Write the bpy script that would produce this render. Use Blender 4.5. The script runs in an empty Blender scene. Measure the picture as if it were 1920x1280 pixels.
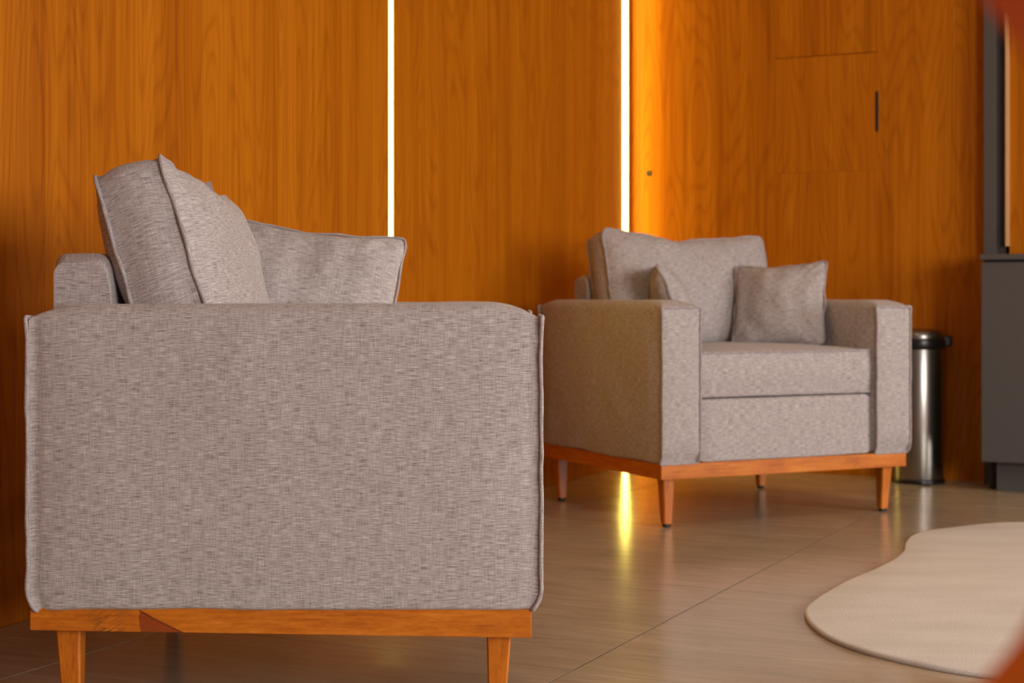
import bpy, math, random
from mathutils import Vector, Matrix, noise
random.seed(4)
sc = bpy.context.scene
col = sc.collection

# ------------------------------------------------------------------ camera, light, exposure
CAM_H = 0.693
TH = 0.4517                       # the room is turned clockwise by this against the view
cam = bpy.data.cameras.new('camera')
camo = bpy.data.objects.new('camera', cam); col.objects.link(camo)
camo.location = (0, 0, CAM_H); camo.rotation_euler = (math.pi/2, 0, 0)
cam.sensor_width = 36; cam.lens = 2978/1920*36
cam.shift_y = -85.6/1920
cam.clip_start = 0.02
cam.dof.use_dof = True; cam.dof.focus_distance = 2.62; cam.dof.aperture_fstop = 6.6
sc.camera = camo

w = bpy.data.worlds.new('daylight'); sc.world = w; w.use_nodes = True
bg = w.node_tree.nodes['Background']
bg.inputs[0].default_value = (0.80, 0.90, 1.0, 1); bg.inputs[1].default_value = 1.0

def R(u, v, z=0.0):
    """room coordinates (u across, v towards the back wall) -> world"""
    c, s = math.cos(TH), math.sin(TH)
    return Vector((u*c + v*s, -u*s + v*c, z))

def area(name, loc, target, sx, sy, power, color, spread=180):
    l = bpy.data.lights.new(name, 'AREA'); l.shape = 'RECTANGLE'; l.size = sx; l.size_y = sy
    l.energy = power; l.color = color; l.spread = math.radians(spread)
    o = bpy.data.objects.new(name, l); col.objects.link(o)
    o.location = loc; d = Vector(target) - Vector(loc)
    o.rotation_euler = d.to_track_quat('-Z', 'Y').to_euler()
    return o
# daylight through the windows of the right hand wall, through the one behind the camera, ceiling spots
area('window_daylight', R(3.32, 0.05, 1.30), R(-1.7, 3.4, 0.9), 1.9, 1.4, 168, (1.0, 0.93, 0.87))
area('side_window_daylight', R(3.32, 4.0, 1.30), R(-2, 4.2, 0.9), 2.2, 1.5, 105, (1.0, 0.93, 0.87))
for i, (u, v) in enumerate(((-.59, -.84), (-0.9, 3.4), (0.9, 1.2), (0.9, 3.4), (0.6, 5.1))):  # first spot is added to brighten the lower arm bow near the camera
    area('ceiling_spot_light', R(u, v, 2.74), R(u, v, 0), 0.16, 0.16, 4.5, (1.0, 0.78, 0.52), 120)

sc.view_settings.view_transform = 'Standard'; sc.view_settings.look = 'None'
sc.view_settings.gamma = 1.0; sc.view_settings.use_curve_mapping = False
sc.view_settings.exposure = 0.0

# ------------------------------------------------------------------ node helpers
def new_mat(name):
    m = bpy.data.materials.new(name); m.use_nodes = True
    nt = m.node_tree; b = nt.nodes['Principled BSDF']
    return m, nt, b
def N(nt, t, **kw):
    n = nt.nodes.new(t)
    for k, v in kw.items(): setattr(n, k, v)
    return n
def val(nt, s, v):
    if isinstance(v, (int, float)): s.default_value = v
    elif isinstance(v, tuple): s.default_value = v
    else: nt.links.new(v, s)
def M(nt, op, a, b=None, c=None, clamp=False):
    n = N(nt, 'ShaderNodeMath', operation=op, use_clamp=clamp)
    val(nt, n.inputs[0], a)
    if b is not None: val(nt, n.inputs[1], b)
    if c is not None: val(nt, n.inputs[2], c)
    return n.outputs[0]
def comb(nt, x, y, z=0.0):
    n = N(nt, 'ShaderNodeCombineXYZ'); val(nt, n.inputs[0], x); val(nt, n.inputs[1], y); val(nt, n.inputs[2], z)
    return n.outputs[0]
def noi(nt, vec, scale=1.0, detail=2.0, rough=0.5):
    n = N(nt, 'ShaderNodeTexNoise'); nt.links.new(vec, n.inputs['Vector'])
    n.inputs['Scale'].default_value = scale; n.inputs['Detail'].default_value = detail
    n.inputs['Roughness'].default_value = rough
    return n.outputs['Fac']
def ramp(nt, fac, stops):
    n = N(nt, 'ShaderNodeValToRGB'); nt.links.new(fac, n.inputs[0])
    e = n.color_ramp.elements
    while len(e) < len(stops): e.new(0.5)
    for i, (p, c) in enumerate(stops): e[i].position = p; e[i].color = (*c, 1)
    return n.outputs[0]
def mixc(nt, fac, a, b, mode='MIX'):
    n = N(nt, 'ShaderNodeMix', data_type='RGBA', blend_type=mode)
    val(nt, n.inputs[0], fac)
    for i, s in ((6, a), (7, b)):
        if isinstance(s, tuple): n.inputs[i].default_value = (*s, 1) if len(s) == 3 else s
        else: nt.links.new(s, n.inputs[i])
    return n.outputs[2]
def bump(nt, b, h, dist, strength=1.0):
    n = N(nt, 'ShaderNodeBump'); n.inputs['Distance'].default_value = dist; n.inputs['Strength'].default_value = strength
    nt.links.new(h, n.inputs['Height']); nt.links.new(n.outputs[0], b.inputs['Normal'])

def mat_fabric(name, mul=(1, 1, 1)):
    m, nt, b = new_mat(name)
    uv = N(nt, 'ShaderNodeUVMap').outputs[0]
    sp = N(nt, 'ShaderNodeSeparateXYZ'); nt.links.new(uv, sp.inputs[0]); x, y = sp.outputs[0], sp.outputs[1]
    weft = noi(nt, comb(nt, M(nt, 'MULTIPLY', x, 50), M(nt, 'MULTIPLY', y, 640), 0.0), 1, 2, 0.6)
    warp = noi(nt, comb(nt, M(nt, 'MULTIPLY', x, 640), M(nt, 'MULTIPLY', y, 45), 4.3), 1, 2, 0.6)
    blot = noi(nt, comb(nt, M(nt, 'MULTIPLY', x, 22), M(nt, 'MULTIPLY', y, 110), 9.1), 1, 3, 0.6)
    fine = noi(nt, comb(nt, M(nt, 'MULTIPLY', x, 900), M(nt, 'MULTIPLY', y, 900), 2.0), 1, 1, 0.5)
    f = M(nt, 'ADD', M(nt, 'MULTIPLY', weft, 0.52), M(nt, 'MULTIPLY', warp, 0.21))
    f = M(nt, 'ADD', f, M(nt, 'MULTIPLY', blot, 0.10)); f = M(nt, 'ADD', f, M(nt, 'MULTIPLY', fine, 0.17))
    c = lambda r, g, bb: (r*mul[0], g*mul[1], bb*mul[2])
    cl = ramp(nt, f, [(0.36, c(.155, .125, .125)), (0.45, c(.335, .290, .288)), (0.53, c(.435, .388, .385)), (0.64, c(.62, .575, .57))])
    nt.links.new(cl, b.inputs['Base Color'])
    b.inputs['Roughness'].default_value = 0.92
    b.inputs['Specular IOR Level'].default_value = 0.15
    b.inputs['Sheen Weight'].default_value = 0.12; b.inputs['Sheen Roughness'].default_value = 0.5
    bump(nt, b, f, 0.0012, 0.6)
    return m

def mat_veneer(name, axis, off=0.0):
    """vertical grained teak veneer; axis = object axis that runs along the wall"""
    m, nt, b = new_mat(name)
    sp = N(nt, 'ShaderNodeSeparateXYZ'); nt.links.new(N(nt, 'ShaderNodeTexCoord').outputs['Object'], sp.inputs[0])
    h = M(nt, 'ADD', sp.outputs[axis], off); z = sp.outputs[2]
    field = noi(nt, comb(nt, M(nt, 'MULTIPLY', h, 5.0), M(nt, 'MULTIPLY', z, 0.55), off), 1, 1.5, 0.5)
    wob = noi(nt, comb(nt, M(nt, 'MULTIPLY', h, 40), M(nt, 'MULTIPLY', z, 2.5), 3.0), 1, 2, 0.5)
    ph = M(nt, 'ADD', M(nt, 'MULTIPLY', field, 190.0), M(nt, 'MULTIPLY', wob, 2.5))
    ring = M(nt, 'POWER', M(nt, 'ADD', M(nt, 'MULTIPLY', M(nt, 'SINE', ph), 0.5), 0.5), 4.0)
    str1 = noi(nt, comb(nt, M(nt, 'MULTIPLY', h, 130), M(nt, 'MULTIPLY', z, 1.3), 1.0), 1, 3, 0.6)
    str2 = noi(nt, comb(nt, M(nt, 'MULTIPLY', h, 900), M(nt, 'MULTIPLY', z, 14.0), 7.0), 1, 2, 0.5)
    tone = noi(nt, comb(nt, M(nt, 'MULTIPLY', h, 16), M(nt, 'MULTIPLY', z, 0.35), 5.0), 1, 2, 0.5)
    f = M(nt, 'ADD', M(nt, 'MULTIPLY', str1, 0.45), M(nt, 'MULTIPLY', tone, 0.40))
    f = M(nt, 'ADD', f, M(nt, 'MULTIPLY', str2, 0.15)); f = M(nt, 'SUBTRACT', f, M(nt, 'MULTIPLY', ring, 0.085))
    cl = ramp(nt, f, [(0.28, (.275, .066, .0012)), (0.46, (.395, .111, .0020)), (0.62, (.50, .158, .0050))])
    nt.links.new(cl, b.inputs['Base Color'])
    b.inputs['Roughness'].default_value = 0.45; b.inputs['Specular IOR Level'].default_value = 0.13
    return m

def mat_solid_wood(name, axis, c0, c1, c2, knot=None, rough=0.33):
    m, nt, b = new_mat(name)
    sp = N(nt, 'ShaderNodeSeparateXYZ'); nt.links.new(N(nt, 'ShaderNodeTexCoord').outputs['Object'], sp.inputs[0])
    o = [sp.outputs[i] for i in range(3)]; l = o.pop(axis)
    a1 = noi(nt, comb(nt, M(nt, 'MULTIPLY', l, 14), M(nt, 'MULTIPLY', o[0], 180), M(nt, 'MULTIPLY', o[1], 180)), 1, 3, 0.6)
    a2 = noi(nt, comb(nt, M(nt, 'MULTIPLY', l, 5), M(nt, 'MULTIPLY', o[0], 30), M(nt, 'MULTIPLY', o[1], 30)), 1, 3, 0.6)
    a3 = noi(nt, comb(nt, M(nt, 'MULTIPLY', l, 90), M(nt, 'MULTIPLY', o[0], 300), M(nt, 'MULTIPLY', o[1], 300)), 1, 2, 0.5)
    f = M(nt, 'ADD', M(nt, 'MULTIPLY', a1, 0.35), M(nt, 'MULTIPLY', a2, 0.45)); f = M(nt, 'ADD', f, M(nt, 'MULTIPLY', a3, 0.2))
    cl = ramp(nt, f, [(0.34, c0), (0.5, c1), (0.64, c2)])
    if knot:
        # triangular reddish knot: kx0..kx1 along the board (axis), z0..z1 high, sloping right edge
        kx0, kx1, z0, z1 = knot
        z = o[1]
        wn = M(nt, 'MULTIPLY', M(nt, 'SUBTRACT', a2, 0.5), 0.02)
        t = M(nt, 'DIVIDE', M(nt, 'SUBTRACT', M(nt, 'ADD', l, wn), kx0), kx1-kx0)          # 0 at the steep side, 1 at the tip
        top = M(nt, 'SUBTRACT', z1, M(nt, 'MULTIPLY', t, z1-z0))
        inside = M(nt, 'MULTIPLY', M(nt, 'GREATER_THAN', t, 0.0), M(nt, 'LESS_THAN', z, top))
        cl = mixc(nt, M(nt, 'MULTIPLY', inside, 0.78), cl, (.20, .026, .006))
        dd = M(nt, 'ABSOLUTE', M(nt, 'SUBTRACT', z, top))
        edge = M(nt, 'MULTIPLY', M(nt, 'GREATER_THAN', t, -0.03), M(nt, 'LESS_THAN', dd, 0.0014))
        edge = M(nt, 'MULTIPLY', edge, M(nt, 'LESS_THAN', t, 1.05))
        cl = mixc(nt, M(nt, 'MULTIPLY', edge, 0.7), cl, (.07, .008, .004))
        # curly figure beside the knot
        d2 = M(nt, 'ABSOLUTE', M(nt, 'SUBTRACT', t, -0.75)); fig = M(nt, 'SUBTRACT', 1.0, M(nt, 'MULTIPLY', d2, 1.6), clamp=True)
        wv = noi(nt, comb(nt, M(nt, 'ADD', M(nt, 'MULTIPLY', l, 260), M(nt, 'MULTIPLY', z, 420)), M(nt, 'MULTIPLY', z, 60), 0.0), 1, 1)
        cl = mixc(nt, M(nt, 'MULTIPLY', fig, M(nt, 'GREATER_THAN', wv, 0.53)), cl, (.20, .060, .010))
    nt.links.new(cl, b.inputs['Base Color'])
    b.inputs['Roughness'].default_value = rough; b.inputs['Specular IOR Level'].default_value = 0.5
    return m

def mat_plain(name, c, rough=0.5, metal=0.0, spec=0.5, grain=0.0):
    m, nt, b = new_mat(name)
    g = noi(nt, N(nt, 'ShaderNodeTexCoord').outputs['Object'], 30, 3)
    k = 0.5*grain
    lo = tuple(x*(1-k) for x in c); hi = tuple(min(1, x*(1+k)) for x in c)
    nt.links.new(ramp(nt, g, [(0.3, lo), (0.7, hi)]), b.inputs['Base Color'])
    b.inputs['Roughness'].default_value = rough; b.inputs['Metallic'].default_value = metal
    b.inputs['Specular IOR Level'].default_value = spec
    return m

def mat_tile():
    m, nt, b = new_mat('floor_porcelain')
    geo = N(nt, 'ShaderNodeTexCoord').outputs['Object']
    sp = N(nt, 'ShaderNodeSeparateXYZ'); nt.links.new(geo, sp.inputs[0]); x, y = sp.outputs[0], sp.outputs[1]
    oi = N(nt, 'ShaderNodeObjectInfo').outputs['Random']
    x2 = M(nt, 'ADD', x, M(nt, 'MULTIPLY', oi, 17.0))
    a = noi(nt, comb(nt, M(nt, 'MULTIPLY', x2, 7), M(nt, 'MULTIPLY', y, 45), oi), 1, 4, 0.62)
    c = noi(nt, comb(nt, M(nt, 'MULTIPLY', x2, 2.2), M(nt, 'MULTIPLY', y, 5.0), 3.0), 1, 3, 0.5)
    d = noi(nt, comb(nt, M(nt, 'MULTIPLY', x2, 60), M(nt, 'MULTIPLY', y, 260), 8.0), 1, 2, 0.5)
    f = M(nt, 'ADD', M(nt, 'MULTIPLY', a, 0.45), M(nt, 'MULTIPLY', c, 0.35)); f = M(nt, 'ADD', f, M(nt, 'MULTIPLY', d, 0.2))
    f = M(nt, 'ADD', f, M(nt, 'MULTIPLY', M(nt, 'SUBTRACT', oi, 0.5), 0.03))
    nt.links.new(ramp(nt, f, [(0.33, (.300, .225, .150)), (0.52, (.39, .298, .205)), (0.68, (.48, .375, .265))]), b.inputs['Base Color'])
    rr = M(nt, 'ADD', M(nt, 'MULTIPLY', a, 0.14), 0.13)
    nt.links.new(rr, b.inputs['Roughness']); b.inputs['Specular IOR Level'].default_value = 0.5
    bump(nt, b, f, 0.0006, 0.25)
    return m

FAB = mat_fabric('grey_linen_weave')
PIPE = mat_fabric('grey_linen_piping', (0.92, 0.9, 0.92))
VENA = mat_veneer('teak_veneer_left_wall', 1)
VENB = mat_veneer('teak_veneer_back_wall', 0, 3.7)
VENH = mat_veneer('teak_veneer_hatch', 0, 9.2)
WC = ((.34, .075, .003), (.52, .140, .007), (.66, .21, .018))
WX = mat_solid_wood('stained_wood_across', 0, *WC)
WY = mat_solid_wood('stained_wood_deep', 1, *WC)
WZ = mat_solid_wood('stained_wood_upright', 2, *WC)
WYK = mat_solid_wood('stained_wood_knotted', 1, *WC, knot=(0.224, 0.156, 0.157, 0.192))
TILE = mat_tile()
GLIDE = mat_plain('black_plastic', (.008, .008, .008), 0.45)
ADDED_LINING = mat_plain('black_added_lining', (.012, .011, .010), 0.9, spec=.1)
GREY = mat_plain('grey_laminate', (.080, .070, .066), 0.55, grain=.05, spec=.3)
GREYD = mat_plain('dark_grey_laminate', (.022, .020, .019), 0.6, spec=.3)
GROUT = mat_plain('grout', (.020, .013, .009), 0.95, grain=.3, spec=.05)
WHITE = mat_plain('white_paint', (.36, .33, .30), 0.8, grain=.02)
STEEL = mat_plain('brushed_steel', (.34, .32, .30), 0.27, 1.0)
ALU = mat_plain('aluminium_channel', (.45, .42, .38), 0.4, 1.0)
BLACK = mat_plain('black_gloss_plastic', (.010, .009, .009), 0.3)
PALE = mat_plain('pale_edge_band', (.62, .36, .16), 0.45)
RUGM, _nt, _b = new_mat('cream_rug_pile')
_g = N(_nt, 'ShaderNodeTexCoord').outputs['Object']
_sp = N(_nt, 'ShaderNodeSeparateXYZ'); _nt.links.new(_g, _sp.inputs[0])
_n1 = noi(_nt, _g, 420, 2); _n2 = noi(_nt, comb(_nt, M(_nt, 'MULTIPLY', _sp.outputs[0], 2.5), M(_nt, 'MULTIPLY', _sp.outputs[1], 9.0), 0.0), 1, 3)
_f = M(_nt, 'ADD', M(_nt, 'MULTIPLY', _n1, 0.4), M(_nt, 'MULTIPLY', _n2, 0.6))
_nt.links.new(ramp(_nt, _f, [(0.3, (.55, .51, .485)), (0.5, (.62, .585, .56)), (0.7, (.68, .65, .63))]), _b.inputs['Base Color'])
_b.inputs['Roughness'].default_value = 0.95; _b.inputs['Specular IOR Level'].default_value = 0.1
bump(_nt, _b, _n1, 0.002, 0.6)
LED, _nt, _b = new_mat('led_diffuser')
_b.inputs['Base Color'].default_value = (.8, .75, .6, 1)
_b.inputs['Emission Color'].default_value = (1.0, 0.755, 0.12, 1); _b.inputs['Emission Strength'].default_value = 20.0
FGW = mat_solid_wood('orange_lacquered_wood', 0, (.66, .135, .006), (.80, .19, .012), (.88, .24, .02), rough=0.6)

# ------------------------------------------------------------------ mesh helpers
def mesh_obj(name, verts, faces, mat, parent=None, uvs=None, smooth=True, recalc=False):
    me = bpy.data.meshes.new(name)
    me.from_pydata([tuple(v) for v in verts], [], faces)
    if uvs is not None:
        L = me.uv_layers.new(name='UVMap')
        for p in me.polygons:
            for li in p.loop_indices: L.data[li].uv = uvs[me.loops[li].vertex_index]
    if recalc:
        import bmesh
        bm = bmesh.new(); bm.from_mesh(me); bmesh.ops.recalc_face_normals(bm, faces=bm.faces); bm.to_mesh(me); bm.free()
    if smooth:
        me.polygons.foreach_set('use_smooth', [True]*len(me.polygons))
    me.materials.append(mat)
    o = bpy.data.objects.new(name, me); col.objects.link(o)
    if parent: o.parent = parent
    return o

def empty(name, loc, rz=0.0):
    o = bpy.data.objects.new(name, None); col.objects.link(o)
    o.location = loc; o.rotation_euler = (0, 0, rz); o.empty_display_size = 0.1
    return o
def tag(o, label=None, cat=None, group=None, kind=None):
    for k, v in (('label', label), ('category', cat), ('group', group), ('kind', kind)):
        if v: o[k] = v
    return o

def box(name, x0, x1, y0, y1, z0, z1, mat, parent=None, bev=0.0, seg=2):
    """box, optionally bevelled, in its parent's coordinates"""
    import bmesh
    bm = bmesh.new()
    vs = [bm.verts.new((x, y, z)) for x in (x0, x1) for y in (y0, y1) for z in (z0, z1)]
    for f in ((0, 1, 3, 2), (4, 6, 7, 5), (0, 4, 5, 1), (2, 3, 7, 6), (0, 2, 6, 4), (1, 5, 7, 3)):
        bm.faces.new([vs[i] for i in f])
    bmesh.ops.recalc_face_normals(bm, faces=bm.faces)
    if bev > 0: bmesh.ops.bevel(bm, geom=list(bm.edges), offset=bev, segments=seg, affect='EDGES', profile=0.5)
    me = bpy.data.meshes.new(name); bm.to_mesh(me); bm.free()
    me.materials.append(mat)
    o = bpy.data.objects.new(name, me); col.objects.link(o)
    if parent: o.parent = parent
    return o

def tube(name, pts, r, mat, parent=None, closed=True, n=7, flat=1.0, wob=0.0):
    """piping: a tube through pts; uv in metres"""
    P = [Vector(p) for p in pts]; m = len(P); vs = []; uv = []; fs = []; acc = 0
    up = Vector((0, 0, 1)); prev = None
    for i in range(m):
        a = P[(i-1) % m] if closed or i > 0 else P[i]; b = P[(i+1) % m] if closed or i < m-1 else P[i]
        t = (b-a).normalized()
        if prev is None:
            ref = up if abs(t.z) < 0.9 else Vector((1, 0, 0))
            nrm = (ref - t*ref.dot(t)).normalized()
        else:
            nrm = (prev - t*prev.dot(t)); nrm = nrm.normalized() if nrm.length > 1e-6 else t.orthogonal().normalized()
        prev = nrm; bi = t.cross(nrm)
        rr = r*(1 + wob*noise.noise(P[i]*60))
        for k in range(n):
            an = 2*math.pi*k/n
            vs.append(P[i] + nrm*math.cos(an)*rr + bi*math.sin(an)*rr*flat); uv.append((acc, k/n*2*math.pi*r))
        acc += (P[(i+1) % m]-P[i]).length
    for i in range(m if closed else m-1):
        for k in range(n):
            a = i*n+k; b = i*n+(k+1) % n; c = ((i+1) % m)*n+(k+1) % n; d = ((i+1) % m)*n+k
            fs.append((a, b, c, d))
    if not closed:
        fs.append(tuple(range(n-1, -1, -1))); fs.append(tuple((m-1)*n+k for k in range(n)))
    return mesh_obj(name, vs, fs, mat, parent, uv)

def sstep(x):
    x = max(0.0, min(1.0, x)); return x*x*(3-2*x)

# ------------------------------------------------------------------ upholstery builders
def arm(name, x0, x1, yf, yb, zb, zt_mid, zt_end, seed, parent):
    """an upholstered arm, piped round both ends; front is at -y. Returns the mesh."""
    # unit section: bottom-left up, over the top, down the right, back along the bottom
    def section(rc, x0_, x1_, zt, ear):
        pts = []
        nside, ntop, narc = 26, 8, 5
        rb = min(0.006, rc)
        def arc(cx, cz, r, a0, a1):
            for k in range(narc+1):
                a = math.radians(a0 + (a1-a0)*k/narc); pts.append((cx+r*math.cos(a), cz+r*math.sin(a)))
        arc(x0_+rb, zb+rb, rb, 270, 180)
        for k in range(1, nside): pts.append((x0_, zb+rb + (zt-rc-zb-rb)*(k/nside)**1.7))
        arc(x0_+rc, zt-rc, rc, 180, 90)
        for k in range(1, ntop): pts.append((x0_+rc + (x1_-x0_-2*rc)*k/ntop, zt))
        arc(x1_-rc, zt-rc, rc, 90, 0)
        for k in range(nside-1, 0, -1): pts.append((x1_, zb+rb + (zt-rc-zb-rb)*(k/nside)**1.7))
        arc(x1_-rb, zb+rb, rb, 0, -90)
        for k in range(1, ntop): pts.append((x1_-rb - (x1_-x0_-2*rb)*k/ntop, zb))
        return pts
    L = yb-yf
    def ypos(z, d, sgn):
        t = max(0.0, (zb+0.034 - z)/0.034)
        return d + sgn*0.015*t*t
    rings = []
    sp = [0, .0025, .006, .011, .018, .028, .04, .055, .075, .1]
    ss = [a/L for a in sp] + [ (0.13 + (L-0.26)*k/16)/L for k in range(17)] + [1-a/L for a in reversed(sp)]
    for s in ss:
        dist = min(s, 1-s)*L
        e = sstep(dist/0.085); bz = sstep(dist/0.03)
        zt = zt_end + (zt_mid-zt_end)*(1-(1-min(1, dist/0.085))**2)
        rc = 0.006 + 0.022*sstep(dist/0.05)
        dent = -0.0035*math.exp(-((dist-0.010)/0.006)**2)           # stitched-in groove next to the piping
        ring = []
        for (x, z) in section(rc, x0, x1, zt, 0):
            hz = (z-zb)/(zt-zb)
            bul = (0.007*e*math.sin(math.pi*min(1, max(0, hz)))**0.6 if 0 < hz < 1 else 0) + dent + 0.001*bz
            sx = -1 if x < (x0+x1)/2 else 1
            ex = min(1.0, abs(x-(x0+x1)/2)/((x1-x0)/2))
            X = x + sx*bul*ex**4
            Y = ypos(z, yf, 1)*(1-s) + ypos(z, yb, -1)*s
            n = noise.noise(Vector((X*7+seed, Y*9, z*9)))*0.0035*e
            Z = z + (noise.noise(Vector((X*5, Y*8+seed, 3)))*0.003*e if hz > 0.9 else 0)
            if hz < 0.06: Z += noise.noise(Vector((seed*2, Y*9, 1.7)))*0.004*e - 0.0015
            ring.append(Vector((X + sx*n*ex, Y, Z)))
        rings.append(ring)
    n = len(rings[0]); vs = []; uv = []; fs = []
    for ring in rings:
        acc = 0
        for k, p in enumerate(ring):
            if k: acc += (p-ring[k-1]).length
            vs.append(p); uv.append((p.y+seed, acc))
    for i in range(len(rings)-1):
        for k in range(n):
            k2 = (k+1) % n
            fs.append((i*n+k, i*n+k2, (i+1)*n+k2, (i+1)*n+k))
    # end caps
    for ri, sgn in ((0, -1), (len(rings)-1, 1)):
        ring = rings[ri]; c = Vector(((x0+x1)/2, 0, (zb+zt_end)/2))
        prevloop = [ri*n+k for k in range(n)]
        base = len(vs)
        dup = []
        for p in ring: vs.append(p.copy()); uv.append((p.x+seed*3, p.z)); dup.append(len(vs)-1)
        prevloop = dup
        for q in (0.94, 0.85, 0.65, 0.4, 0.15):
            lp = []
            for p in ring:
                X = c.x + (p.x-c.x)*q; Z = c.z + (p.z-c.z)*q
                cy = p.y if q > 0.9 else (ypos(Z, yf, 1) if sgn < 0 else ypos(Z, yb, -1))
                b = 0.007*(1-q**3) + noise.noise(Vector((X*9+seed, 5, Z*8)))*0.003*(1-q)
                vs.append(Vector((X, cy + sgn*b, Z))); uv.append((X+seed*3, Z)); lp.append(len(vs)-1)
            for k in range(n):
                k2 = (k+1) % n
                f = (prevloop[k], lp[k], lp[k2], prevloop[k2])
                fs.append(f if sgn > 0 else f[::-1])
            prevloop = lp
        fs.append(tuple(prevloop) if sgn < 0 else tuple(prevloop[::-1]))
    o = mesh_obj(name, vs, fs, FAB, parent, uv, recalc=True)
    for ri, sgn in ((0, -1), (len(rings)-1, 1)):
        ring = rings[ri]
        pts = []
        for i, p in enumerate(ring):
            dx = 1 if p.x > (x0+x1)/2 else -1
            cor = max(0.0, 1-math.hypot(abs(p.x-(x0+x1)/2)-(x1-x0)/2, p.z-zt_end)/0.022)
            nn = Vector((noise.noise(Vector((p.z*30, seed, ri)))*0.0018, noise.noise(Vector((p.z*24+9, seed, ri)))*0.002, 0))
            pts.append(p + nn + Vector((dx*(0.002+0.003*cor), sgn*(0.002+0.001*cor), 0.002*cor)))
        tube('piping', pts, 0.0036, PIPE, o, True, 7, 1.0, 0.25)
    return o

def cushion_mesh(W_, H_, T, bf, bb, seed, sag=0.0, ear=0.0, nx=30, ny=24, p=2.6, wr=0.004, pinch=0.0, skew=0.0, dimple=0.0, rn=18.0):
    """boxed cushion: width x, height y, thickness z. Returns verts, faces, uvs, front loop, back loop"""
    def outline(x, y):
        a = 2*x/W_; b = 2*y/H_
        mx = max(abs(a), abs(b))
        if mx > 1e-6:
            k = mx/(abs(a)**rn + abs(b)**rn)**(1/rn); x *= k; y *= k
        X = x*(1 - pinch*(1-b*b)); Y = y*(1 - pinch*(1-a*a))
        if b > 0: Y -= sag*(1-a*a)*b*b
        if b > 0 and dimple: Y -= dimple*math.exp(-((a+.12)/.16)**2)*b*b
        c = (abs(a)*abs(b))**9
        X += math.copysign(ear*c, x); Y += math.copysign(ear*c, y)
        return X, Y
    vs = []; fs = []; uv = []
    def prof(a, b):
        fa = max(0.0, 1-abs(a)**p); fb = max(0.0, 1-abs(b)**p)
        return (fa*fb)**0.55
    idx = {}
    for side, z0, bul in ((1, T/2, bf), (-1, -T/2, bb)):
        for j in range(ny+1):
            for i in range(nx+1):
                # denser towards the seams
                a = math.sin((i/nx-0.5)*math.pi)*0.35 + (2*i/nx-1)*0.65
                b = math.sin((j/ny-0.5)*math.pi)*0.35 + (2*j/ny-1)*0.65
                x, y = a*W_/2, b*H_/2
                X, Y = outline(x, y)
                pr = prof(a, b)*(1 + skew*b)
                nz = noise.noise(Vector((X*6+seed, Y*6, side*3)))*wr*2.2*min(1, pr*1.6) + noise.noise(Vector((X*17+seed, Y*17, side*7)))*wr*min(1, pr*2)
                # folds running in from the corners
                cr = max(0.0, abs(a)+abs(b)-1.15)
                nz += math.sin((abs(a)-abs(b))*22+seed)*wr*1.2*cr*min(1, pr*2.5)
                idx[(side, i, j)] = len(vs)
                vs.append(Vector((X, Y, z0 + side*(bul*pr + nz)))); uv.append((X+seed, Y+seed*2))
        for j in range(ny):
            for i in range(nx):
                f = (idx[(side, i, j)], idx[(side, i+1, j)], idx[(side, i+1, j+1)], idx[(side, i, j+1)])
                fs.append(f if side > 0 else f[::-1])
    loop = [(i, 0) for i in range(nx)] + [(nx, j) for j in range(ny)] + [(i, ny) for i in range(nx, 0, -1)] + [(0, j) for j in range(ny, 0, -1)]
    fl = [vs[idx[(1, i, j)]].copy() for i, j in loop]; bl = [vs[idx[(-1, i, j)]].copy() for i, j in loop]
    if T > 0.004:
        K = 8; n = len(loop); st = []; acc = [0]
        for k in range(1, n): acc.append(acc[-1] + (fl[k]-fl[k-1]).length)
        for q in range(K+1):
            t = q/K; row = []
            for k in range(n):
                A, B = fl[k], bl[k]; P = A.lerp(B, t)
                out = Vector((P.x/W_, P.y/H_, 0)); out.normalize()
                b = math.sin(math.pi*t)*0.010 - 0.0035*(math.exp(-(t*K-0.7)**2*3)+math.exp(-(K-t*K-0.7)**2*3))
                b += noise.noise(Vector((acc[k]*9+seed, t*2, 11)))*0.005*math.sin(math.pi*t)
                cornerness = min(1, (min(abs(abs(P.x)-W_/2), 0.03)+min(abs(abs(P.y)-H_/2), 0.03))/0.03)
                P = P + out*b*cornerness
                vs.append(P); uv.append((t*T+seed*3, acc[k])); row.append(len(vs)-1)
            st.append(row)
        for q in range(K):
            for k in range(n):
                k2 = (k+1) % n
                fs.append((st[q][k], st[q+1][k], st[q+1][k2], st[q][k2]))
    return vs, fs, uv, fl, bl

def place(o, origin, X, Y):
    X = Vector(X).normalized(); Y = Vector(Y); Y = (Y - X*Y.dot(X)).normalized(); Z = X.cross(Y)
    mt = Matrix(((X.x, Y.x, Z.x, origin[0]), (X.y, Y.y, Z.y, origin[1]), (X.z, Y.z, Z.z, origin[2]), (0, 0, 0, 1)))
    o.matrix_basis = mt

def outset(loop, d, wob, seed, W_, H_):
    r = []
    for k, p in enumerate(loop):
        o = Vector((p.x/W_, p.y/H_, 0)).normalized()
        r.append(p + o*(d + noise.noise(Vector((p.x*22+seed, p.y*22, 1)))*wob) + Vector((0, 0, noise.noise(Vector((p.x*18, p.y*18+seed, 4)))*wob)))
    return r

def boxed_cushion(name, W_, H_, T, bf, bb, seed, parent=None, **kw):
    vs, fs, uv, fl, bl = cushion_mesh(W_, H_, T, bf, bb, seed, **kw)
    o = mesh_obj(name, vs, fs, FAB, parent, uv, recalc=True)
    tube('piping', outset(fl, 0.002, 0.0045, seed, W_, H_), 0.0038, PIPE, o, True, 6, 1.0, 0.3)
    tube('piping', outset(bl, 0.002, 0.0045, seed+5, W_, H_), 0.0038, PIPE, o, True, 6, 1.0, 0.3)
    return o

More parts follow.
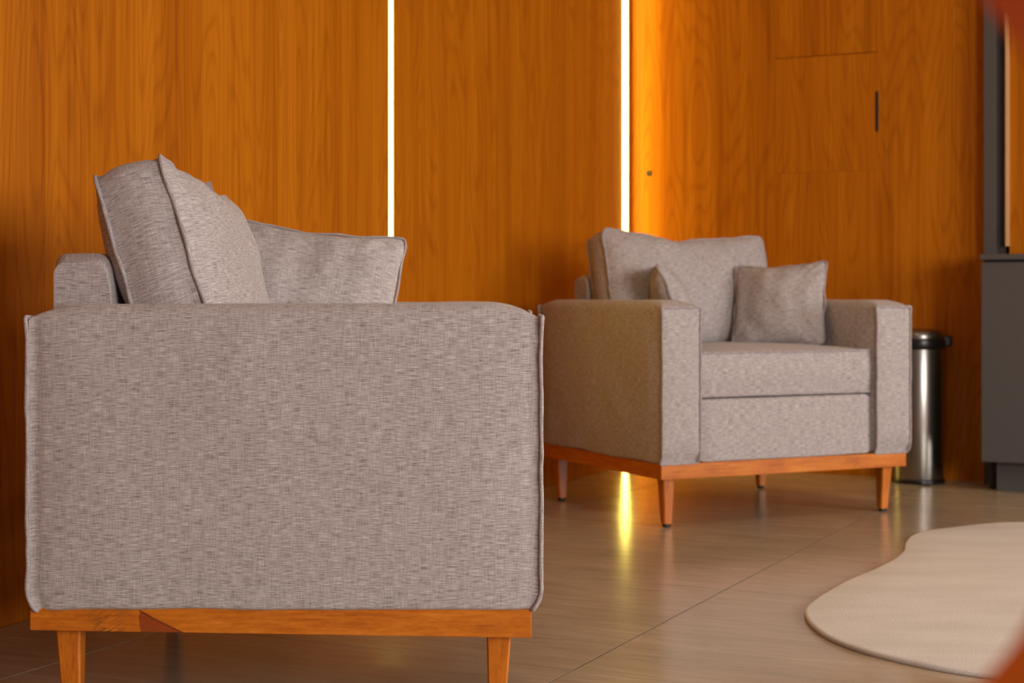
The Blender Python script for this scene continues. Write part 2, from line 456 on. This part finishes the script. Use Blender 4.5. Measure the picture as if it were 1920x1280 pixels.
def pillow(name, S, Hh, bulge, seed):
    vs, fs, uv, fl, bl = cushion_mesh(S, Hh, 0.003, bulge, bulge, seed, pinch=0.070, ear=0.0, rn=11.0, p=2.0, wr=0.0105, sag=0.008)
    # close the tiny gap between the two faces at the seam
    o = mesh_obj(name, vs, fs, FAB, None, uv, recalc=True)
    mid = [a.lerp(b, 0.5) for a, b in zip(fl, bl)]
    tube('seam', outset(mid, 0.003, 0.006, seed, S, Hh), 0.0050, PIPE, o, True, 7, 0.55, 0.3)
    return o

# ------------------------------------------------------------------ the setting (room coordinates; every piece is turned by -TH)
def room(o): o.rotation_euler = (0, 0, -TH); return o
ULEFT, VBACK, UR, VF, ZC = -2.411, 6.102, 3.45, -2.5, 2.80
fl = room(tag(box('floor', ULEFT-.2, UR, VF, VBACK+.25, -0.10, -0.0010, GROUT), kind='structure'))
tile_cache = {}
def tile(u0, u1, v0, v1):
    g = 0.0018
    key = (round(u1-u0, 4), round(v1-v0, 4))
    if key not in tile_cache:
        w2, h2 = (u1-u0)/2-g, (v1-v0)/2-g
        o = box('floor_tile', -w2, w2, -h2, h2, -0.0095, 0.0, TILE, fl); tile_cache[key] = o.data
    else:
        o = bpy.data.objects.new('floor_tile', tile_cache[key]); col.objects.link(o); o.parent = fl
    o.location = ((u0+u1)/2, (v0+v1)/2, random.uniform(-.0001, .0001))
    o.rotation_euler = (random.uniform(-.0004, .0004), random.uniform(-.0004, .0004), 0)
us = [ULEFT] + [-2.083+.9*k for k in range(0, 7)]; us = [u for u in us if u < UR] + [UR]
vsx = [VF] + [2.692+.9*k for k in range(-5, 4)] + [VBACK]
for i in range(len(us)-1):
    for j in range(len(vsx)-1): tile(us[i], us[i+1], vsx[j], vsx[j+1])
room(tag(box('ceiling', ULEFT-.2, UR+.15, VF-.15, VBACK+.25, ZC, ZC+.1, WHITE), kind='structure'))
room(tag(box('wall_rear', ULEFT-.2, UR+.15, VF-.15, VF, 0, ZC, WHITE), kind='structure'))
# right wall with a wide window band (outside the frame, where the daylight comes from)
def poly_wall(name, quads, mat, parent=None, uvs=None):
    vs = []; fs = []
    for q in quads:
        b = len(vs); vs += [Vector(p) for p in q]; fs.append((b, b+1, b+2, b+3))
    return mesh_obj(name, vs, fs, mat, parent, smooth=False)
def boxes(name, bl, mat, parent=None):
    vs = []; fs = []
    for (x0, x1, y0, y1, z0, z1) in bl:
        b = len(vs); vs += [Vector((x, y, z)) for x in (x0, x1) for y in (y0, y1) for z in (z0, z1)]
        fs += [tuple(b+i for i in f) for f in ((0, 1, 3, 2), (4, 6, 7, 5), (0, 4, 5, 1), (2, 3, 7, 6), (0, 2, 6, 4), (1, 5, 7, 3))]
    return mesh_obj(name, vs, fs, mat, parent, smooth=False)
room(tag(boxes('wall_right', [(UR, UR+.15, VF, VBACK+.25, 0, .45), (UR, UR+.15, VF, VBACK+.25, 2.15, ZC),
        (UR, UR+.15, VF, -1.5, .45, 2.15), (UR, UR+.15, 1.0, 2.8, .45, 2.15), (UR, UR+.15, 5.2, VBACK+.25, .45, 2.15)], WHITE), kind='structure'))
for nm, a, b, k_ in (('window_1', -1.5, 1.0, 3), ('window_2', 2.8, 5.2, 3)):
    room(tag(boxes(nm, [(UR+.03, UR+.09, a+(b-a)*k/k_-.02, a+(b-a)*k/k_+.02, .45, 2.15) for k in range(k_+1)] +
        [(UR+.03, UR+.09, a, b, .45, .49), (UR+.03, UR+.09, a, b, 2.11, 2.15)], GREYD), kind='structure'))

# left wall: veneer panels with light strips let into the joints
wl = room(tag(box('wall_left', ULEFT-.2, ULEFT-.024, VF, VBACK+.25, 0, ZC, GREYD), kind='structure'))
for v0, v1 in ((VF, .335), (.361, 2.235), (2.261, 4.1235), (4.1515, 5.9985)):
    box('wood_panel', ULEFT-.022, ULEFT, v0, v1, 0.0, ZC, VENA, wl, 0.0008, 1)
box('corner_filler', ULEFT-.022, ULEFT-.004, 6.057, VBACK+.02, 0.0, ZC, VENA, wl)
def led(v0, v1, label, zb_=0.0, proud=.003):
    t = empty('led_light_strip', R(ULEFT, (v0+v1)/2, 0), -TH)
    tag(t, label, 'light strip', 'light strips in the wooden wall')
    h = (v1-v0)/2
    boxes('channel', [(-.022, -.0005, -h, -h+.0012, zb_, ZC), (-.022, -.0005, h-.0012, h, zb_, ZC), (-.0235, -.022, -h, h, zb_, ZC)], ALU, t)
    n = 9; vs = []; fs = []
    for z in (zb_+.003, ZC-.003):
        for k in range(n):
            a = math.pi*k/(n-1)
            vs.append(Vector((-.0045+proud*math.sin(a), -(h-.0014)*math.cos(a), z)))
        vs.append(Vector((-.010, h-.0014, z))); vs.append(Vector((-.010, -h+.0014, z)))
    m = n+2
    for k in range(m): fs.append((k, (k+1) % m, m+(k+1) % m, m+k))
    fs += [tuple(range(m-1, -1, -1)), tuple(range(m, 2*m))]
    mesh_obj('diffuser', vs, fs, LED, t, smooth=False, recalc=True)
led(4.1235, 4.1515, 'glowing vertical light strip in the wooden wall above the nearer armchair', .56)
box('joint_filler', ULEFT-.022, ULEFT-.001, 4.1235, 4.1515, 0.0, .56, VENA, wl)
led(5.9985, 6.057, 'glowing vertical light strip in the wall corner behind the farther armchair', 0.0, .012)

# back wall: one flush veneered face with a hatch and a lock in it
wb = room(tag(box('wall_back', ULEFT-.2, UR+.15, VBACK+.022, VBACK+.25, 0, ZC, GREYD), kind='structure'))
H0, H1, HZ0, HZ1 = -1.8074, -1.4005, 1.176, 1.631
def frame_face(name, x0, x1, z0, z1, hx0, hx1, hz0, hz1, y, th, mat, parent):
    X = [x0, hx0, hx1, x1]; Z = [z0, hz0, hz1, z1]; vs = []; fs = []
    for yy in (y, y+th):
        for z in Z:
            for x in X: vs.append(Vector((x, yy, z)))
    g = lambda s, i, j: s*16+j*4+i
    for j in range(3):
        for i in range(3):
            if i == 1 and j == 1: continue
            fs.append((g(0, i, j), g(0, i+1, j), g(0, i+1, j+1), g(0, i, j+1)))
            fs.append((g(1, i, j), g(1, i, j+1), g(1, i+1, j+1), g(1, i+1, j)))
    for a, b in (((1, 1), (2, 1)), ((2, 1), (2, 2)), ((2, 2), (1, 2)), ((1, 2), (1, 1)), ((0, 0), (0, 3)), ((3, 3), (3, 0))):
        fs.append((g(0, *a), g(0, *b), g(1, *b), g(1, *a)))
    return mesh_obj(name, vs, fs, mat, parent, smooth=False, recalc=True)
frame_face('wood_panel', ULEFT, -0.994, 0.0, ZC, H0, H1, HZ0, HZ1, VBACK, .02, VENB, wb)
hd = boxes('hatch_door', [(H0+.0005, H1-.0005, VBACK+.0002, VBACK+.018, HZ0+.0006, HZ1-.0028)], VENH, wb)
box('latch_pull', H1-.007, H1+.0045, VBACK-.0015, VBACK+.0, 1.325, 1.4785, BLACK, hd, .0004, 1)
def disc(name, x, y, z, r, th, mat, parent, n=24, ring=True):
    vs = []; fs = []
    prof = [(0.0, -th*.4), (r*.45, -th*.4), (r*.5, -th), (r*.9, -th), (r, -th*.7), (r, 0)]
    for pr, py in prof:
        for k in range(n):
            a = 2*math.pi*k/n; vs.append(Vector((x+max(pr, 1e-4)*math.cos(a), y+py, z+max(pr, 1e-4)*math.sin(a))))
    for q in range(len(prof)-1):
        for k in range(n): fs.append((q*n+k, q*n+(k+1) % n, (q+1)*n+(k+1) % n, (q+1)*n+k))
    return mesh_obj(name, vs, fs, mat, parent, recalc=True)
disc('lock_cylinder', -2.336, VBACK, 1.1944, .0115, .004, BLACK, wb)
# grey upright, pale strip and the wooden face to its right
t1 = room(tag(box('trim_1', -.994, -.950, 6.045, VBACK+.022, 0, ZC, GREY, bev=.001), kind='structure'))
box('return_panel', -.950, -.9165, 6.078, VBACK+.022, 0, ZC, GREY, t1)
t2 = room(tag(box('trim_2', -.9165, -.9030, 6.040, VBACK+.022, .875, ZC, PALE, bev=.001), kind='structure'))
box('wood_panel', -.9030, UR, 6.052, VBACK+.022, 0, ZC, VENB, wb)

# ------------------------------------------------------------------ grey cabinet on the right
cb = empty('reception_cabinet', R(0, 0, 0), -TH)
tag(cb, 'grey laminate cabinet with a slim top and set-back plinth at the right edge', 'cabinet')
box('cabinet_body', -.9555, 1.3, 5.762, 6.036, .1085, .8105, GREY, cb, .0015, 2)
box('countertop', -.9600, 1.31, 5.752, 6.036, .8200, .8395, GREY, cb, .0015, 2)
box('shadow_gap', -.9450, 1.29, 5.785, 6.030, .8105, .8200, GREYD, cb)
box('plinth', -.915, 1.28, 5.835, 6.030, 0.0, .1085, GREY, cb, .001, 1)
box('plinth_recess_shade', -.945, -.917, 5.875, 6.030, 0.0, .1085, GREYD, cb)  # dark strip standing in for the shaded recess beside the plinth

# ------------------------------------------------------------------ armchairs
W, D = 0.91, 0.797
AW = 0.125                      # arm width
def quad_leg(x, y, sx, sy, zt, parent):
    """square leg tapering on its outer faces"""
    zb_ = 0.010; vs = []
    for z, h, off in ((zb_, .0135, -.004), (zt, .0205, 0)):
        cx = x + sx*off; cy = y + sy*off
        for a, b in ((-1, -1), (1, -1), (1, 1), (-1, 1)):
            c = .003
            for e in ((a*h, b*(h-c)), (a*(h-c), b*h)) if a*b > 0 else ((a*(h-c), b*h), (a*h, b*(h-c))):
                vs.append(Vector((cx+e[0], cy+e[1], z)))
    fs = [(k, (k+1) % 8, 8+(k+1) % 8, 8+k) for k in range(8)] + [tuple(range(7, -1, -1)), tuple(range(8, 16))]
    o = mesh_obj('leg', vs, fs, WZ, parent, smooth=False, recalc=True)
    n = 14; gv = []; prof = [(.0, .0), (.0105, .0), (.012, .002), (.012, .009), (.008, .0105), (0, .0105)]
    for r, z in prof:
        for k in range(n):
            a = 2*math.pi*k/n; gv.append(Vector((x-sx*.004+max(r, 1e-4)*math.cos(a), y-sy*.004+max(r, 1e-4)*math.sin(a), z)))
    gf = [(q*n+k, q*n+(k+1) % n, (q+1)*n+(k+1) % n, (q+1)*n+k) for q in range(len(prof)-1) for k in range(n)]
    mesh_obj('glide', gv, gf, GLIDE, o, recalc=True)
    return o

def rail(name, pts_bottom, z0a, z0b, z1a, z1b, th_, mat, parent, axis):
    """mitred board: pts_bottom = outer a, outer b, inner b, inner a"""
    (ax, ay), (bx, by), (cx, cy), (dx, dy) = pts_bottom
    vs = [Vector(v) for v in ((ax, ay, z0a), (bx, by, z0b), (cx, cy, z0b), (dx, dy, z0a), (ax, ay, z1a), (bx, by, z1b), (cx, cy, z1b), (dx, dy, z1a))]
    fs = [(3, 2, 1, 0), (4, 5, 6, 7), (0, 1, 5, 4), (1, 2, 6, 5), (2, 3, 7, 6), (3, 0, 4, 7)]
    o = mesh_obj(name, vs, fs, mat, parent, smooth=False, recalc=True)
    b = o.modifiers.new('bevel', 'BEVEL'); b.width = .0012; b.segments = 2
    return o

def seat_cushion(parent, seed):
    # boxed seat cushion, lying; local x width, y depth (front at -y), z thickness
    Wc, Dc, Tc = .654, .60, .131
    vs, fs, uv, fl_, bl_ = cushion_mesh(Wc, Dc, Tc, .018, .002, seed, nx=26, ny=20, wr=.0015, rn=70.0)
    o = mesh_obj('seat_cushion', vs, fs, FAB, parent, uv, recalc=True)
    # front gusset uses width as its horizontal thread direction
    me = o.data; L = me.uv_layers['UVMap']
    for p in me.polygons:
        if p.normal.y < -0.7:
            for li in p.loop_indices:
                v = me.vertices[me.loops[li].vertex_index].co; L.data[li].uv = (v.x, v.z)
    tube('piping', outset(fl_, .001, .001, seed, Wc, Dc), .0032, PIPE, o, True, 6, 1, .2)
    tube('piping', outset(bl_, .001, .001, seed+3, Wc, Dc), .0032, PIPE, o, True, 6, 1, .2)
    o.location = (0, -D/2+.010+Dc/2, .390+Tc/2)
    return o

def soft_slab(name, X0, X1, prof, seed, parent, mat, rnd=.008):
    """upholstered bar along x with side profile prof [(y,z)...] (closed), bulged a little"""
    n = len(prof); K = 24; vs = []; uv = []; fs = []
    cy = sum(p[0] for p in prof)/n; cz = sum(p[1] for p in prof)/n
    for i in range(K+1):
        t = i/K; x = X0+(X1-X0)*t
        d = min(x-X0, X1-x); sh = 1 - (0.05*(1-min(1, d/.012))**2)
        acc = 0
        for k, (y, z) in enumerate(prof):
            if k: acc += math.hypot(y-prof[k-1][0], z-prof[k-1][1])
            nn = noise.noise(Vector((x*5+seed, y*6, z*6)))*.003
            vs.append(Vector((x, cy+(y-cy)*sh+nn, cz+(z-cz)*sh + nn*.6))); uv.append((x+seed, acc))
    for i in range(K):
        for k in range(n): fs.append((i*n+k, i*n+(k+1) % n, (i+1)*n+(k+1) % n, (i+1)*n+k))
    for base in (0, K*n):
        b2 = len(vs)
        for k, (y, z) in enumerate(prof): vs.append(vs[base+k].copy()); uv.append((y+seed, z))
        fs.append(tuple(range(b2, b2+n)))
    return mesh_obj(name, vs, fs, mat, parent, uv, recalc=True)

def rounded(poly, r, seg=5):
    out = []; n = len(poly)
    for i in range(n):
        p = Vector(poly[i]); a = (Vector(poly[i-1])-p); b = (Vector(poly[(i+1) % n])-p)
        rr = min(r[i], a.length*.48, b.length*.48)
        A = p+a.normalized()*rr; B = p+b.normalized()*rr
        for k in range(seg+1):
            t = k/seg; out.append(tuple((1-t)**2*A + 2*t*(1-t)*p + t*t*B))
    return out

def armchair(origin, rz, label, rise, seed, side_mat):
    t = empty('armchair', origin, rz)
    tag(t, label, 'armchair', 'grey armchairs on wooden bases')
    z0, z1 = .148, .1935
    bt = .024
    hw, hd_ = W/2, D/2
    zr0, zr1 = z0+rise, z1+rise*.6
    rail('base_rail', ((-hw, -hd_), (hw, -hd_), (hw-bt, -hd_+bt), (-hw+bt, -hd_+bt)), z0, z0, z1, z1, bt, WX, t, 0)
    rail('base_rail', ((hw, hd_), (-hw, hd_), (-hw+bt, hd_-bt), (hw-bt, hd_-bt)), zr0, zr0, zr1, zr1, bt, WX, t, 0)
    rail('base_rail', ((-hw, hd_), (-hw, -hd_), (-hw+bt, -hd_+bt), (-hw+bt, hd_-bt)), zr0, z0, zr1, z1, bt, side_mat, t, 1)
    rail('base_rail', ((hw, -hd_), (hw, hd_), (hw-bt, hd_-bt), (hw-bt, -hd_+bt)), z0, zr0, z1, zr1, bt, WY, t, 1)
    for sx in (-1, 1):
        for sy in (-1, 1):
            quad_leg(sx*(hw-.047), sy*(hd_-.052), sx, sy, (z0 if sy < 0 else zr0)+.012, t)
    zb = z1+.001
    ov = .013
    arm('arm', -hw-.003, -hw+AW, -hd_-ov, hd_+.001, zb, .680, .658, seed+1.3, t)
    arm('arm', hw-AW, hw+.003, -hd_-ov, hd_+.001, zb, .680, .658, seed+7.7, t)
    # front panel under the seat
    fp = rounded([(-hd_-.001, zb), (-hd_+.002, .383), (hd_-.10, .383), (hd_-.10, zb)], [.006, .016, .01, .004])
    soft_slab('front_panel', -hw+AW+.002, hw-AW-.002, fp, seed+3, t, FAB)
    # backrest: slanted front face
    bp = rounded([(hd_-.001, zb+.002), (hd_+.003, .764), (hd_-.088, .766), (hd_-.135, .40), (hd_-.098, .385), (hd_-.098, zb+.002)], [.004, .022, .030, .01, .004, .004])
    soft_slab('backrest', -hw+AW+.004, hw-AW-.004, bp, seed+4, t, FAB)
    seat_cushion(t, seed+5)
    box('added_dust_cover', -hw+bt+.002, hw-bt-.002, -hd_+bt+.002, hd_-bt-.002, zr0+.012, zr0+.014, ADDED_LINING, t)  # unseen black sheet added to cut light bouncing under the chair
    return t

# far chair: front-left base corner, yaw
fa = .4456
FC = Vector((.4415, 4.6955, 0)); fu = Vector((math.cos(fa), math.sin(fa), 0)); fd = Vector((-math.sin(fa), math.cos(fa), 0))
far = armchair(FC + fu*W/2 + fd*D/2, fa, 'grey fabric armchair seen from the front with two small pillows, standing in the wall corner', 0.0, 2.0, WY)
na = -.010
NC = Vector((.0314, 2.530, 0)); nr = math.pi/2 - na
nu = Vector((math.cos(nr), math.sin(nr), 0)); nd = Vector((-math.sin(nr), math.cos(nr), 0))
near = armchair(NC + nu*W/2 + nd*D/2, nr, 'large grey fabric armchair seen from its side in the left foreground', 0.014, 5.0, WYK)

def in_chair(C, u, d, ww, s, z):        # width from the left side, depth from the front, height
    return C + u*ww + d*s + Vector((0, 0, z))
def back_cushion(C, u, d, seed, label, dz=0.0, dim=0.0, roll=0.0, bfr=.062):
    Hc, Tc = .404, .115
    hv = d*.300 + Vector((0, 0, .954)); tv = -d*.954 + Vector((0, 0, .300))
    o = boxed_cushion('back_cushion', .640, Hc, Tc, bfr, .046, seed, sag=.030, ear=0.0, rn=15.0, wr=.006, pinch=.014, skew=.15, dimple=dim)
    ctr = in_chair(C, u, d, W/2, .500, .535+dz) + hv*(Hc/2) - tv*(Tc/2)
    X = u*math.cos(roll) + hv*math.sin(roll)
    place(o, ctr, X, hv)
    tag(o, label, 'cushion', 'large back cushions of the armchairs')
    return o
bc1 = back_cushion(FC, fu, fd, 3.1, 'large boxed grey back cushion with dented top edge, in the farther armchair', -.004, dim=.016, roll=-.028)
bc2 = back_cushion(NC, nu, nd, 8.4, 'large boxed grey back cushion with piped edges, in the nearer armchair', -.001, roll=-.055, bfr=.052)
# care tag sewn on the far end of the near cushion
tg = boxes('fabric_tag', [(.268, .2692, .170, .232, .020, .040)], PIPE, bc2)

def put_pillow(o, C, u, d, ww, s, z, Xl, Yl):
    """Xl, Yl: axes given in chair coordinates (width, depth, up)"""
    f = lambda a: u*a[0] + d*a[1] + Vector((0, 0, a[2]))
    place(o, in_chair(C, u, d, ww, s, z), f(Xl), f(Yl))
p = pillow('throw_pillow', .352, .350, .060, 1.0)
tilt = math.radians(22); ro = math.radians(6.5)
put_pillow(p, NC, nu, nd, .640, .428, .672, (0, -math.cos(ro), -math.sin(ro)), (math.sin(tilt), 0, math.cos(tilt)))
tag(p, 'small square grey pillow leaning beside the back cushion of the nearer armchair', 'pillow', 'small square pillows on the armchairs')
p = pillow('throw_pillow', .318, .295, .055, 2.2)
put_pillow(p, FC, fu, fd, .668, .352, .664, (.64, -.77, .05), (.77*.32, .64*.32, .93))
tag(p, 'small square grey pillow propped against the right arm of the farther armchair', 'pillow', 'small square pillows on the armchairs')
p = pillow('throw_pillow', .300, .315, .066, 4.6)
tilt = math.radians(24)
put_pillow(p, FC, fu, fd, .290, .395, .652, (.50, .866, 0), (-math.sin(tilt)*.866, math.sin(tilt)*.5, math.cos(tilt)))
tag(p, 'small grey pillow seen edge-on behind the left arm of the farther armchair', 'pillow', 'small square pillows on the armchairs')

# ------------------------------------------------------------------ pedal bin
def lathe(name, prof, mat, parent, n=48, cap=False):
    vs = []; fs = []
    for r, z in prof:
        for k in range(n):
            a = 2*math.pi*k/n; vs.append(Vector((max(r, 1e-4)*math.cos(a), max(r, 1e-4)*math.sin(a), z)))
    for q in range(len(prof)-1):
        for k in range(n): fs.append((q*n+k, q*n+(k+1) % n, (q+1)*n+(k+1) % n, (q+1)*n+k))
    return mesh_obj(name, vs, fs, mat, parent, recalc=True)
bn = empty('pedal_bin', (1.515, 5.925, 0), 0)
tag(bn, 'slim stainless steel bin with a black rim between the farther armchair and grey cabinet', 'bin')
lathe('bin_body', [(.0, .014), (.0925, .014), (.0935, .017), (.0935, .500), (.0925, .503), (0, .503)], STEEL, bn)
lathe('base_ring', [(0, 0), (.0955, 0), (.0975, .002), (.0975, .012), (.0955, .016), (0, .016)], BLACK, bn)
rm = lathe('rim', [(.0935, .495), (.0965, .497), (.0990, .505), (.1005, .528), (.0985, .533), (.0800, .5335), (0, .5335)], BLACK, bn)
lathe('lid', [(.0930, .5335), (.0940, .538), (.0925, .552), (.0860, .562), (.0700, .568), (.0400, .5715), (.0, .573)], STEEL, bn)
h = box('hinge', .086, .120, -.030, .030, .505, .545, BLACK, bn, .006, 3)
pd = box('pedal', -.020, .020, -.128, -.090, .004, .010, BLACK, bn, .002, 2)

# ------------------------------------------------------------------ rug
RP = [(1.548, 4.802), (1.464, 4.79), (1.329, 4.713), (1.212, 4.627), (1.142, 4.534), (1.086, 4.387), (1.056, 4.277), (1.002, 4.146), (.928, 4.007),
      (.829, 3.855), (.757, 3.728), (.686, 3.583), (.650, 3.503), (.632, 3.432), (.624, 3.331), (.632, 3.215), (.659, 3.117), (.703, 3.033),
      (.779, 2.937), (.859, 2.874), (.96, 2.81), (1.12, 2.74), (1.32, 2.70), (1.55, 2.72), (1.78, 2.82), (1.98, 3.0), (2.12, 3.25), (2.2, 3.55),
      (2.28, 3.85), (2.33, 4.15), (2.28, 4.45), (2.12, 4.68), (1.9, 4.80), (1.7, 4.825)]
def cr(P, k=4):
    out = []; n = len(P)
    for i in range(n):
        p0, p1, p2, p3 = (Vector(P[(i+j-1) % n]) for j in range(4))
        for q in range(k):
            t = q/k
            out.append(0.5*((2*p1) + (p2-p0)*t + (2*p0-5*p1+4*p2-p3)*t*t + (3*p1-p0-3*p2+p3)*t**3))
    return out
rp = cr(RP); cx = Vector((1.45, 3.75)); rc = []
ctr = Vector((1.40, 3.75))
vs = []; fs = []; n = len(rp)
for q, z in ((1.0, 0.0006), (1.0, .007), (.9975, .0095), (.99, .0102), (.8, .0104), (.5, .0104), (.2, .0104)):
    for i, p2 in enumerate(rp):
        nn = noise.noise(Vector((p2.x*9, p2.y*9, 0)))
        lift = (0.004*max(0, nn)+.0006) if q > .985 and z > .005 else 0
        P = ctr.lerp(p2, q)
        vs.append(Vector((P.x-ctr.x, P.y-ctr.y, z+lift*.6)))
for q in range(6):
    for i in range(n): fs.append((q*n+i, q*n+(i+1) % n, (q+1)*n+(i+1) % n, (q+1)*n+i))
fs.append(tuple(6*n+i for i in range(n)))
fs.append(tuple(range(n-1, -1, -1)))
rug = mesh_obj('rug', vs, fs, RUGM, None, recalc=True); rug.location = (ctr.x, ctr.y, 0)
tag(rug, 'cream rug with a wavy cloud-like outline on the tiled floor', 'rug')

# ------------------------------------------------------------------ bentwood armchair close to the camera (only the bows of its arm reach the frame)
fc = empty('bentwood_chair', (.021, .42, 0), 0)
tag(fc, 'blurred orange wooden chair close to the camera at the right edge', 'chair')
def bow(y, parent):
    cz = .681; R0 = .1365; wd = .034; th_ = .090
    path = [(-.10-.0, R0)] + [(-.10+.10*k/4, R0) for k in range(1, 4)]
    path += [(R0*math.sin(math.radians(a)), R0*math.cos(math.radians(a))) for a in range(0, 181, 9)]
    path += [(-.10*k/4, -R0) for k in range(1, 4)] + [(-.10, -R0)]
    vs = []; fs = []
    for i, (x, z) in enumerate(path):
        a = path[max(0, i-1)]; b = path[min(len(path)-1, i+1)]
        t = Vector((b[0]-a[0], b[1]-a[1])).normalized(); nrm = Vector((-t.y, t.x))
        # nrm points outwards (path runs over the top, clockwise)
        for (o_, yy) in ((0, -.95), (.12, -1), (1-.12, -1), (1, -.95), (1, .95), (1-.12, 1), (.12, 1), (0, .95)):
            oo = wd*max(0, o_)
            vs.append(Vector((x+nrm.x*oo, y+yy*th_/2, cz+z+nrm.y*oo)))
    n = 8
    for i in range(len(path)-1):
        for k in range(n): fs.append((i*n+k, i*n+(k+1) % n, (i+1)*n+(k+1) % n, (i+1)*n+k))
    fs += [tuple(range(n)), tuple((len(path)-1)*n+k for k in range(n))]
    return mesh_obj('arm_bow', vs, fs, FGW, parent, recalc=True, smooth=False)
bow(-.045, fc); bow(-.515, fc)
box('seat', -.12, .42, -.54, -.02, .43, .462, FGW, fc, .008, 3)
for lx, ly in ((-.08, -.0), (-.08, -.56), (.19, 0), (.19, -.56)):
    box('leg', lx-.016, lx+.016, ly-.015, ly+.015, 0, .545 if lx < 0 else .64, FGW, fc, .004, 2)
for yy in (0, -.56): box('back_post', .36, .395, yy-.015, yy+.015, 0, .86, FGW, fc, .004, 2)
box('backrest', .362, .386, -.56, 0, .62, .84, FGW, fc, .006, 3)
for yy in (0, -.56): box('side_rail', -.09, .37, yy-.011, yy+.011, .395, .432, FGW, fc, .003, 2)
